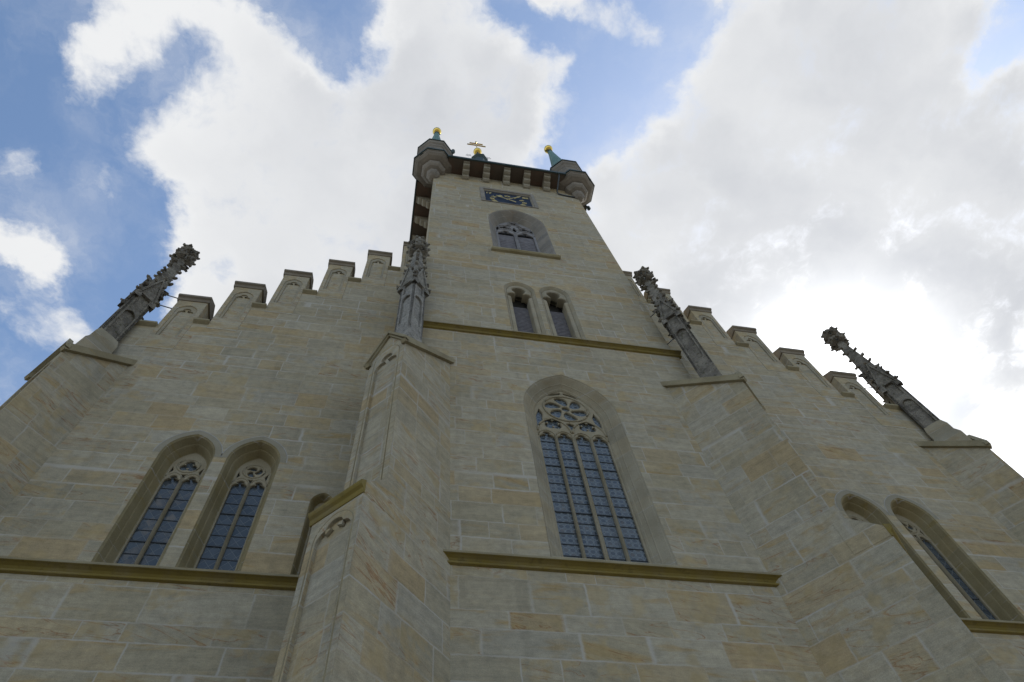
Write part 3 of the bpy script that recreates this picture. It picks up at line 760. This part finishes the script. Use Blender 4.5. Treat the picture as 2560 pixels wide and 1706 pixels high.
def board(b, x0, x1, y, z, h, tilt):
    b.prism([V(x0, y, z), V(x0, y + .03, z), V(x0, y + .03 + tilt, z + h), V(x0, y + tilt, z + h)], V(x1 - x0, 0, 0))
def clapboards(b, x0, x1, y, edges, lap=.035):
    pts = []
    for z0, z1 in zip(edges, edges[1:]): pts += [V(x0, y, z0), V(x0, y + .004, z1 - .022), V(x0, y + lap, z1 - .022), V(x0, y + lap, z1 + .001)]
    pts += [V(x0, y + .1, edges[-1] + .02), V(x0, y + .1, edges[0])]
    b.prism(pts, V(x1 - x0, 0, 0))
clapboards(lv, -1.04, 1.04, .65, [30.4, 31.2, 32.0, 32.25, 32.5, 32.75, 33.0, 33.25, 33.5, 33.75, 34.0, 34.9], .05)
lv.build('louvre', M['louvre'], w)
bk = MB(); bk.box(-1.06, 1.06, .77, .795, 30.3, 37.3); bk.build('shade_backing', M['void'], w)
sb = MB(); sb.prism([V(-1.62, o, z) for o, z in ((.05, 30.46), (-.17, 30.36), (-.17, 30.27), (-.11, 30.2), (.05, 30.17))], V(3.22, 0, 0)); sb.build('sill', M['string'], w)
sill(d, cx, 0, .44, .53, 'jamb_grey', w, .50)

# twin lancets
def wide_trefoil(cx, zs):
    a = .35
    L = arc(cx - .285, zs + .10, .205, 245, 42, 9); T = arc(cx, zs + .62, .275, 207, -27, 12)
    return [(cx - a, 21.5), (cx - a, zs - .10)] + L + T + [(2 * cx - x, z) for x, z in reversed(L)] + [(cx + a, zs - .10), (cx + a, 21.5)]
for x in TX:
    d = TW
    w = jamb(d, x, 0, [(0.0, -.004), (.03, .03), (.04, .03), (.10, .10)], 'dressed')
    tag(w, 'louvred trefoil lancet over the upper string course, ' + ('left of the pair' if x < 0 else 'right of the pair'))
    tb = MB()
    tb.plate([pointed(x, d['a'] - .09, d['c'], 21.6, d['zs']), wide_trefoil(x, 25.42)], .10, .50, front, .035)
    tb.build('cusped_frame', M['dressed'], w)
    lv = MB(); clapboards(lv, x - .42, x + .42, .44, [21.7 + .125 * k for k in range(28)], .04)
    lv.build('louvre', M['louvre'], w)
    bk = MB(); bk.box(x - .6, x + .6, .74, .78, 21.5, 27.0); bk.build('shade_backing', M['void'], w)

# nave windows
for i, x in enumerate(NX):
    d = NW
    w = jamb(d, x, G, [(0.0, -.004), (.025, .025), (.04, .03), (.10, .22), (.115, .22), (.13, .25), (.19, .42), (.205, .42)], 'jamb_ochre', back=.66)
    tag(w, 'two-light lancet of the nave, ' + ('outer' if abs(x) > 9 else 'inner') + ' of the pair ' + ('left' if x < 0 else 'right') + ' of the tower')
    ai = d['a'] - .195
    hol = [trefoil(x - .2125, .175, 10.7, 13.92), trefoil(x + .2125, .175, 10.7, 13.92)]
    if i % 2 == 0: hol += [foils(x, 14.55, .215, 3, 90)]
    else: hol += [petal(x, 14.55, 90 + 120 * k, .03, .20, .11, 60) for k in range(3)]
    hol += [[(x - .09, 14.22), (x, 14.06), (x + .09, 14.22)]] + [[(x + s * .30, 14.35), (x + s * .37, 14.2), (x + s * .36, 14.5)] for s in (-1, 1)]
    tb = MB(); tb.plate([pointed(x, ai + .01, d['c'], 10.75, d['zs']), *hol], G + .425, G + .495, front, .018)
    ribs(tb, [circle(x, 14.55, .255, 20) + [(x + .255, 14.55)]], G + .425, .022)
    for s in (-1, 1): ribs(tb, [pointed(x + s * .2125, .20, .05, 13.7, 14.02, 6)[1:-1]], G + .425, .018)
    tb.prism([V(x - .035, G + .43, 10.75), V(x, G + .35, 10.75), V(x + .035, G + .43, 10.75)], V(0, 0, 3.3))
    tb.build('tracery', M['tracery'], w)
    glass(pointed(x, ai, d['c'], 10.75, d['zs']), G + .497, 'glass_diamond', w)
    bars(x - .40, x + .40, [11.25 + .355 * k for k in range(8) if k not in (2, 5)], G + .492, w, .008)
    bars(x - .40, x + .40, [11.97, 13.02], G + .487, w, .014)
    sill(d, x, G, .2, .42, 'dressed', w, .30)
# stair lancet
d = SL
w = jamb(d, d['cx'], G, [(0.0, -.004), (.02, .02), (.03, .03), (.09, .20), (.10, .20)], 'jamb_ochre', back=.66)
tag(w, 'narrow unlit lancet half hidden by the left tower buttress')
tb = MB(); tb.plate([pointed(d['cx'], d['a'] - .09, d['c'], 10.7, d['zs']), trefoil(d['cx'], .13, 10.6, 12.92)], G + .20, G + .28, front, .015); tb.build('cusped_frame', M['dressed'], w)
glass(pointed(d['cx'], .17, d['c'], 10.7, d['zs']), G + .27, 'glass_dark', w)

# flush voussoir rings round the openings
def arch_ring(cx, d, y0, wd, parent):
    b = MB(); o = pointed(cx, d['a'] + wd, d['c'], d['zs'], d['zs'], 16)[1:-1]; i = pointed(cx, d['a'] - .002, d['c'], d['zs'], d['zs'], 16)[1:-1]
    b.loft([[V(x, y0 - .003, z) for x, z in i], [V(x, y0 - .003, z) for x, z in o], [V(x, y0 + .02, z) for x, z in o]])
    r = b.build('arch_ring', M['ring'], parent)
    b = MB(); o2 = pointed(cx, d['a'] + wd + .022, d['c'], d['zs'], d['zs'], 16)[1:-1]
    b.loft([[V(x, y0 - .0045, z) for x, z in o], [V(x, y0 - .0045, z) for x, z in o2], [V(x, y0 + .02, z) for x, z in o2]])
    b.build('mortar_joint', M['mortar'], parent)
for x in NX: arch_ring(x, NW, G, .15, gable)

# buttresses set diagonally on the corners --------------------------
Q = math.sqrt(.5)
def buttress(s, cx, cy, L1, L2, hw, z1, zset, label):
    def xf(p): return V(cx + s * Q * p.x - s * Q * p.y, cy - Q * p.x - Q * p.y, p.z)   # p = (outwards, sideways, up)
    R = .075; sl = .85
    top = lambda e: z1 + sl * (L1 - e)
    b = MB()
    prof = [(-1.6, GZ), (L2 - R, GZ), (L2 - R, zset - .2), (L1 - R, zset + .4), (L1 - R, top(L1 - R)), (-1.6, top(-1.6))]
    b.prism([V(e, -hw, z) for e, z in prof], V(0, 2 * hw, 0), xf)
    pl = lambda p: xf(V(p.y, p.x, p.z))
    b.plate([[(-hw, zset + .1), (hw, zset + .1), (hw, z1), (0, z1 + 1.1), (-hw, z1)], trefoil(0, hw - .24, zset + .75, z1 - .75, 7, 1.15)], L1 - R, L1, pl, .0)
    b.plate([[(-hw, GZ), (hw, GZ), (hw, zset - .22), (-hw, zset - .22)], trefoil(0, hw - .2, 1.5, zset - .95, 7, .62)], L2 - R, L2, pl, .0)
    bo = b.build('buttress', M['ashlar_buttress'], church)
    tag(bo, label)
    k = MB()
    for LL, hh, cc, zb, zz in ((L1, hw - .17, .25, zset + .75, z1 - .35), (L2, hw - .15, .04, 1.5, zset - .86)):
        k = MB(); k.tube([pl(V(x, LL - .02, z)) for x, z in pointed(0, hh, cc, zb, zz, 10)], .028, 6); k.build('panel_moulding', M['coping'], bo)
    c = MB()
    # sloping top copings down both sides, gablet copings over the front, weathered set-off
    for q in (-1, 1):
        y0, y1 = sorted((q * (hw - .06), q * (hw + .10)))
        c.prism([V(e, y0, top(e) + dz) for e, dz in ((L1 + .06, -.20), (L1 + .12, -.06), (L1 + .02, .12), (-1.2, .12), (-1.2, -.14))], V(0, y1 - y0, 0), xf)
        c.prism([V(L1 - .02, q * (hw + .13), z1 - .16), V(L1 - .02, q * (hw + .13), z1 - .02), V(L1 - .02, 0, z1 + 1.22), V(L1 - .02, 0, z1 + 1.04)], V(.13, 0, 0), xf)
        c.prism([V(L1 - .03, q * (hw + .05), z1 - .17), V(L1 - .03, q * (hw + .05), z1 - .10), V(L1 - .03, 0, z1 + 1.06), V(L1 - .03, 0, z1 + .93)], V(.09, 0, 0), xf)
    c.prism([V(L1 - .06, -hw, z1), V(L1 - .06, hw, z1), V(L1 - .06, 0, z1 + 1.15)], V(-1.5, 0, 0), xf)
    c.build('coping', M['coping'], bo)
    o = MB()
    o.prism([V(e, -hw - .003, z) for e, z in ((L1 - .3, zset - .22), (L2 - .0, zset - .22), (L2 + .0, zset + .06), (L1 + .0, zset + .70), (L1 - .3, zset + .72))], V(0, 2 * hw + .006, 0), xf)
    o.build('set_off', M['ashlar_buttress'], bo)
    o = MB()
    o.prism([V(e, -hw - .05, z) for e, z in ((L2 - .02, zset - .24), (L2 + .015, zset - .24), (L2 + .03, zset - .19), (L2 + .035, zset - .12), (L2 + .09, zset - .07), (L2 + .11, zset - .02), (L2 + .11, zset + .035), (L2 - .02, zset + .13))], V(0, 2 * hw + .06, 0), xf)
    o.build('set_off_moulding', M['lichen'], bo)
    return bo
buttress(-1, -4.38, 0, 1.40, 1.95, .62, 17.40, 10.55, 'stepped diagonal buttress at the left corner of the tower')
buttress(1, 4.38, 0, 1.40, 1.95, .62, 17.40, 10.55, 'stepped diagonal buttress at the right corner of the tower')
buttress(-1, -13.55, G, .74, 1.27, .67, 17.22, 10.55, 'diagonal buttress at the far left corner of the nave')
buttress(1, 13.55, G, .74, 1.27, .67, 17.22, 10.55, 'diagonal buttress at the far right corner of the nave')

# pinnacles: one is built, three are copies -------------------------
def pinnacle(x, y):
    c45, s45 = Q, Q
    def rot(p): return V(x + c45 * p.x - s45 * p.y, y + s45 * p.x + c45 * p.y, p.z)
    b = MB(); h = .305
    b.box(-.225, .225, -.225, .225, 19.29, 24.4, rot)
    b.box(-h, h, -h, h, 17.4, 19.3, rot)
    for k in range(4):
        an = math.pi / 2 * k; ca, sa = round(math.cos(an)), round(math.sin(an))
        def face(p, ca=ca, sa=sa): return rot(V(ca * p.x - sa * (-p.y), sa * p.x + ca * (-p.y), p.z))
        b.plate([[(-h, 19.3), (h, 19.3), (h, 24.2), (-h, 24.2)], pointed(0, .185, .05, 19.95, 21.85, 6), trefoil(0, .17, 22.35, 23.1, 5)], .22, h, face, .015)
    sh = b.build('pinnacle', M['pinnacle_pale'], church, origin=(x, y, 17.4))
    for k in range(4):
        an = math.pi / 2 * k; ca, sa = round(math.cos(an)), round(math.sin(an))
        def face(p, ca=ca, sa=sa): return rot(V(ca * p.x - sa * (-p.y), sa * p.x + ca * (-p.y), p.z))
        gb = MB()
        gb.prism([V(-.30, .20, 23.2), V(.30, .20, 23.2), V(0, .20, 24.6)], V(0, .14, 0), face)
        for q in (-1, 1):
            gb.prism([V(q * .40, .20, 22.82), V(q * .40, .20, 22.95), V(0, .20, 24.80), V(0, .20, 24.56), V(q * .32, .20, 22.90)], V(0, .19, 0), face)
            for e in (.12, .42, .72):
                p = face(V(q * (.40 - .40 * e + .03), .34, 22.98 + 1.85 * e)); o = face(V(q * 1.0, .55, 0)) - face(V(0, 0, 0))
                gb.leaf(p, o, .095)
        gb.leaf(face(V(0, .34, 24.75)), face(V(0, 1, 0)) - face(V(0, 0, 0)), .12)
        gb.build('gablet', M['pinnacle_soft'], sh, origin=(x, y, 23))
    sp = MB()
    sp.loft([[rot(V(a * w_, b_ * w_, z)) for a, b_ in ((-1, -1), (1, -1), (1, 1), (-1, 1))] for w_, z in ((.27, 23.9), (.225, 25.0), (.12, 27.1), (.085, 28.2))], True, False, True)
    for k in range(4):
        a = math.radians(90 * k + 45); o = rot(V(math.cos(a), math.sin(a), 0)) - rot(V(0, 0, 0))
        for z in (24.95, 25.5, 26.05, 26.6):
            wz = .235 - .115 * (z - 25) / 2.1
            sp.leaf(V(x, y, z) + o * wz * 1.30, o, .125)
    sp.build('spire', M['pinnacle_soft'], sh, origin=(x, y, 25))
    fi = MB()
    fi.lathe([(.10, 27.0), (.16, 27.12), (.17, 27.3), (.12, 27.4), (.13, 27.75), (.17, 27.85), (.12, 28.1), (.15, 28.2), (.16, 28.32), (.05, 28.44)], x, y, 8)
    for k in range(4):
        a = math.radians(90 * k + 45); o = rot(V(math.cos(a), math.sin(a), 0)) - rot(V(0, 0, 0)); sd = o.cross(V(0, 0, 1))
        for zc, ln in ((27.25, .40), (27.88, .36)):
            c0 = V(x, y, zc)
            fi.loft([[c0 + o * q + sd * (w_ * m_) + V(0, 0, h_ * n_ + up) for m_, n_ in ((-1, -1), (1, -1), (1, 1), (-1, 1))] for q, w_, h_, up in ((.05, .10, .13, 0), (ln * .5, .12, .11, -.03), (ln * .85, .17, .13, .03), (ln, .13, .09, .10))], True, False, True)
            for q in (-1, 1):
                fi.leaf(c0 + o * ln * .62 + sd * q * .10, sd * q + o * .4, .13); fi.leaf(c0 + o * ln * .92 + sd * q * .08 + V(0, 0, .05), sd * q * .6 + o, .11)
            fi.leaf(c0 + o * ln * .45 + V(0, 0, .10), o, .13)
    fi.build('finial', M['pinnacle_soft'], sh, origin=(x, y, 27.6))
    return sh
PT = (4.87, -.53); PN = (13.69, .69)
p0 = pinnacle(-PT[0], PT[1]); tag(p0, 'crocketed pinnacle on the left tower buttress')
for (x, y, dz, lab) in ((PT[0], PT[1], 0, 'crocketed pinnacle on the right tower buttress'), (-PN[0], PN[1], -1.10, 'crocketed pinnacle at the far left corner of the gable'),
                        (PN[0], PN[1], -1.10, 'crocketed pinnacle at the far right corner of the gable')):
    c = copy_tree(p0, church, V(x + PT[0], y - PT[1], dz)); c['label'] = lab
    c.material_slots[0].link = 'OBJECT'; c.material_slots[0].material = M['pinnacle_dark']
    for ch in c.children: ch.material_slots[0].link = 'OBJECT'; ch.material_slots[0].material = M['pinnacle']
# stone plinths under the two outer pinnacles
for s in (-1, 1):
    b = MB(); rings = []
    for w_, z in ((.45, 17.1), (.45, 18.35), (.37, 18.65), (.37, 19.0), (.30, 19.35)):
        rings.append([V(s * PN[0] + Q * w_ * (a - c), PN[1] + Q * w_ * (a + c), z) for a, c in ((-1, -1), (1, -1), (1, 1), (-1, 1))])
    b.loft(rings, True, False, True); b.build('pinnacle_plinth', M['dressed'], church)

# steel ties that hold the pinnacles --------------------------------
for pts in ([(-13.55, .75, 22.4), (-12.72, G + .3, 22.75)], [(-13.55, .8, 23.3), (-12.5, G + .3, 23.5)], [(13.55, .75, 22.4), (12.72, G + .3, 22.7)], [(13.55, .8, 23.3), (12.5, G + .3, 23.5)],
            [(4.68, -.42, 22.2), (4.45, .05, 22.3)], [(4.68, -.42, 24.6), (4.45, .05, 24.7)]):
    b = MB(); b.tube(pts, .022, 6); b.build('tie_rod', M['wire'], church)

# tower eaves, corbels, turrets -------------------------------------
b = MB(); b.box(-3.7, 3.7, -1.0, 10.0, 44.005, 44.14); b.box(-5.48, -3.7, .85, 10.0, 44.005, 44.14); b.box(3.7, 5.48, .85, 10.0, 44.005, 44.14); ev = b.build('eaves', M['soffit'], church)
b = MB()
for x0, x1, y0, y1 in ((-3.75, 3.75, -1.07, -.985), (-5.55, 5.55, 9.985, 10.07), (-5.55, -5.465, .8, 9.985), (5.465, 5.55, .8, 9.985)): b.box(x0, x1, y0, y1, 43.97, 44.26)
b.build('gutter', M['copper_dark'], ev)
CP = [(0, 42.9), (-.10, 42.92), (-.20, 43.0), (-.24, 43.12), (-.22, 43.24), (-.34, 43.27), (-.46, 43.33), (-.52, 43.46), (-.49, 43.58), (-.62, 43.60), (-.74, 43.65), (-.80, 43.77), (-.78, 43.86), (-.90, 43.88), (-.90, 44.004), (0, 44.004)]
def corbel(xf, parent):
    k = MB(); k.prism([V(-.2, y, z) for y, z in CP], V(.4, 0, 0), xf); return k.build('corbel', M['corbel'], parent)
for k in range(-2, 3):
    corbel(lambda p: V(p.x + 1.281 * k, p.y, p.z), ev)
    corbel(lambda p: V(p.y - 4.5, p.x + 4.5 + 1.281 * k, p.z), ev)
def turret(x, y, label):
    b = MB(); R8 = math.pi / 8; f = 1 / math.cos(R8)
    prof = [(.02, 42.05), (.20, 42.15), (.33, 42.36), (.39, 42.65), (.39, 42.85), (.33, 42.95), (.35, 43.0), (.55, 43.1), (.66, 43.25), (.71, 43.42), (.71, 43.62), (.60, 43.70), (.60, 43.76), (.78, 43.80), (1.0, 43.90), (1.15, 44.06), (1.18, 44.16), (1.13, 44.2), (1.22, 44.24), (1.22, 44.34)]
    b.lathe([(r * f, z) for r, z in prof], x, y, 8, R8)
    tu = b.build('turret', M['turret_stone'], church); tag(tu, label)
    k = MB(); k.lathe([(1.20 * f, 44.33), (1.29 * f, 44.34), (1.29 * f, 44.52), (1.0 * f, 44.62)], x, y, 8, R8); k.build('gutter', M['copper_dark'], tu)
    k = MB(); k.lathe([(.93 * f, 44.5), (.93 * f, 46.9), (.98 * f, 47.0), (1.02 * f, 47.3), (1.10 * f, 47.45), (1.13 * f, 47.75), (1.13 * f, 47.85)], x, y, 8, R8); k.build('drum', M['turret_stone'], tu)
    k = MB(); k.lathe([(1.12 * f, 47.84), (1.19 * f, 47.85), (1.19 * f, 47.98), (1.10 * f, 48.02)], x, y, 8, R8); k.build('cornice', M['copper_dark'], tu)
    k = MB(); k.lathe([(1.12 * f, 48.0), (.95 * f, 48.4), (.66 * f, 49.6), (.50 * f, 51.2), (.36 * f, 53.2), (.17 * f, 56.2), (.16 * f, 56.35)], x, y, 8, R8); k.build('spire', M['copper'], tu)
    k = MB(); k.lathe([(.16, 56.3), (.215, 56.34), (.215, 56.5), (.09, 56.55), (.07, 57.2)], x, y, 12); k.build('collar', M['copper_dark'], tu)
    k = MB(); k.sphere((x, y, 57.5), .345); k.build('orb', M['gold'], tu)
    return tu
turret(-4.54, 0, 'corner turret with a green copper spire and gilt ball, left of the tower front')
turret(4.54, 0, 'corner turret with a green copper spire and gilt ball, right of the tower front')
# tower roof with lantern cap, ball and double cross
b = MB(); b.lathe([(h * math.sqrt(2), z) for h, z in ((5.45, 44.16), (4.2, 45.4), (2.2, 55.5), (.95, 64.0), (.75, 66.5))], 0, 4.5, 4, math.pi / 4)
rf = b.build('tower_roof', M['copper_dark'], church)
b = MB(); f8 = 1 / math.cos(math.pi / 8); b.lathe([(h * f8, z) for h, z in ((.60, 66.0), (.60, 69.8), (.82, 70.1), (.82, 70.3), (.5, 71.0), (.28, 72.2), (.12, 73.8), (.08, 74.6))], 0, 4.5, 8, math.pi / 8); b.build('lantern_cap', M['copper_dark'], rf)
b = MB(); b.sphere((0, 4.5, 75.0), .44); b.build('orb', M['gold'], rf)
b = MB(); b.lathe([(.05, 75.3), (.06, 80.0), (.10, 80.1), (.10, 80.35), (.02, 80.45)], 0, 4.5, 8)
b.box(-1.02, 1.02, 4.44, 4.56, 78.42, 78.54); b.box(-.74, .74, 4.44, 4.56, 79.34, 79.46)
b.build('cross', M['gold'], rf)
b = MB()
for s in (-1, 1):
    for q, (x0, ln) in enumerate(((.75, .55), (.8, .4))):
        b.tube([V(s * (x0 + ln * k / 10), 4.5, 72.4 + q * .5 + .13 * math.sin(k * .9)) for k in range(11)], .022, 5)
b.build('scroll_ironwork', M['iron'], rf)
# rainwater pipe beside the right turret, small copper spouts
b = MB(); b.tube([V(3.30, -.98, 44.0), V(3.28, -.92, 43.7), V(3.22, -.12, 43.0), V(3.24, -.06, 42.6), V(3.6, -.05, 42.45), V(4.4, -.06, 42.3)], .05, 6); b.build('rainwater_pipe', M['iron'], church)
for p in ((-3.47, -1.25, 44.5), (5.75, 1.0, 44.3)):
    b = MB(); b.lathe([(.03, p[2] - .35), (.13, p[2] - .1), (.07, p[2] + .05), (.13, p[2] + .2), (.02, p[2] + .55)], p[0], p[1], 8, 0, True); b.build('spout', M['copper_dark'], church)

# ------------------------------------------------------------------ the tower clock
CX, CZ, CY = -.09, 39.72, .10
clock = empty('tower_clock', (CX, CY, 38.4))
tag(clock, 'square blue tower clock with gilt Roman numerals, hands showing ten past ten', 'clock')
b = MB(); b.box(CX - 1.41, CX + 1.41, CY, CY + .05, 38.3, 41.3); b.build('dial', M['dial'], clock)
def frame():
    k = MB(); inner = [(CX - 1.36, 38.72), (CX + 1.36, 38.72), (CX + 1.36, 41.2), (CX - 1.36, 41.2)]
    mid = [(CX - 1.43, 38.66), (CX + 1.43, 38.66), (CX + 1.43, 41.30), (CX - 1.43, 41.30)]
    outer = [(CX - 1.64, 38.60), (CX + 1.64, 38.60), (CX + 1.64, 41.56), (CX - 1.64, 41.56)]
    R = lambda pts, y: [V(x, y, z) for x, z in pts]
    k.loft([R(inner, CY + .02), R(inner, .06), R(mid, -.02), R(mid, -.05), R(outer, -.05), R(outer, .02)], True)
    return k.build('frame', M['jamb_grey'], clock)
frame()
def text_mesh(body, size, cx, cz, rot, name, bold=.012, sx=1.0):
    cu = bpy.data.curves.new('tmp', 'FONT'); cu.body = body; cu.size = size; cu.align_x = 'CENTER'; cu.align_y = 'CENTER'; cu.extrude = .012; cu.offset = bold
    ob = bpy.data.objects.new('tmp', cu); COL.objects.link(ob)
    me = bpy.data.meshes.new_from_object(ob.evaluated_get(bpy.context.evaluated_depsgraph_get()))
    k = MB(); ca, sa = math.cos(rot), math.sin(rot)
    k.add([V(cx + (v.co.x * sx) * ca - v.co.y * sa, CY - .016 - v.co.z, cz + (v.co.x * sx) * sa + v.co.y * ca) for v in me.vertices], [tuple(p.vertices) for p in me.polygons])
    bpy.data.objects.remove(ob); bpy.data.curves.remove(cu); bpy.data.meshes.remove(me)
    return k.build(name, M['gold_leaf'], clock)
for n, tx in enumerate(('XII', 'I', 'II', 'III', 'IIII', 'V', 'VI', 'VII', 'VIII', 'IX', 'X', 'XI')):
    a = math.radians(90 - 30 * n); rr = .93
    text_mesh(tx, .37, CX + rr * math.cos(a), CZ + rr * math.sin(a), a - math.pi / 2, 'numeral', .005, .8 if len(tx) > 2 else 1.0)
text_mesh('17', .34, CX - 1.12, CZ + 1.13, 0, 'date_numeral', .008, 1.1)
text_mesh('88', .34, CX + 1.10, CZ + 1.13, 0, 'date_numeral', .008, 1.1)
def hand(ang, ln, tail, w, y, name):
    k = MB(); a = math.radians(90 - ang); ux, uz = math.cos(a), math.sin(a); nx, nz = -uz, ux
    P = lambda l, q: V(CX + ux * l + nx * q, y, CZ + uz * l + nz * q)
    for poly in ([P(-tail, w * .9), P(-tail, -w * .9), P(0, -w * .5), P(ln * .62, -w * .5), P(ln * .62, w * .5), P(0, w * .5)],
                 [P(ln * .60, -w * .4), P(ln * .72, -w * 1.5), P(ln, 0), P(ln * .72, w * 1.5), P(ln * .60, w * .4)]):
        k.prism(poly, V(0, .02, 0))
    k.lathe([(.07, 0), (.07, .001)], 0, 0, 12) if False else None
    return k.build(name, M['gold_leaf'], clock)
hand(308, .86, .50, .055, .0, 'hour_hand')
hand(39, 1.28, .22, .042, -.035, 'minute_hand')
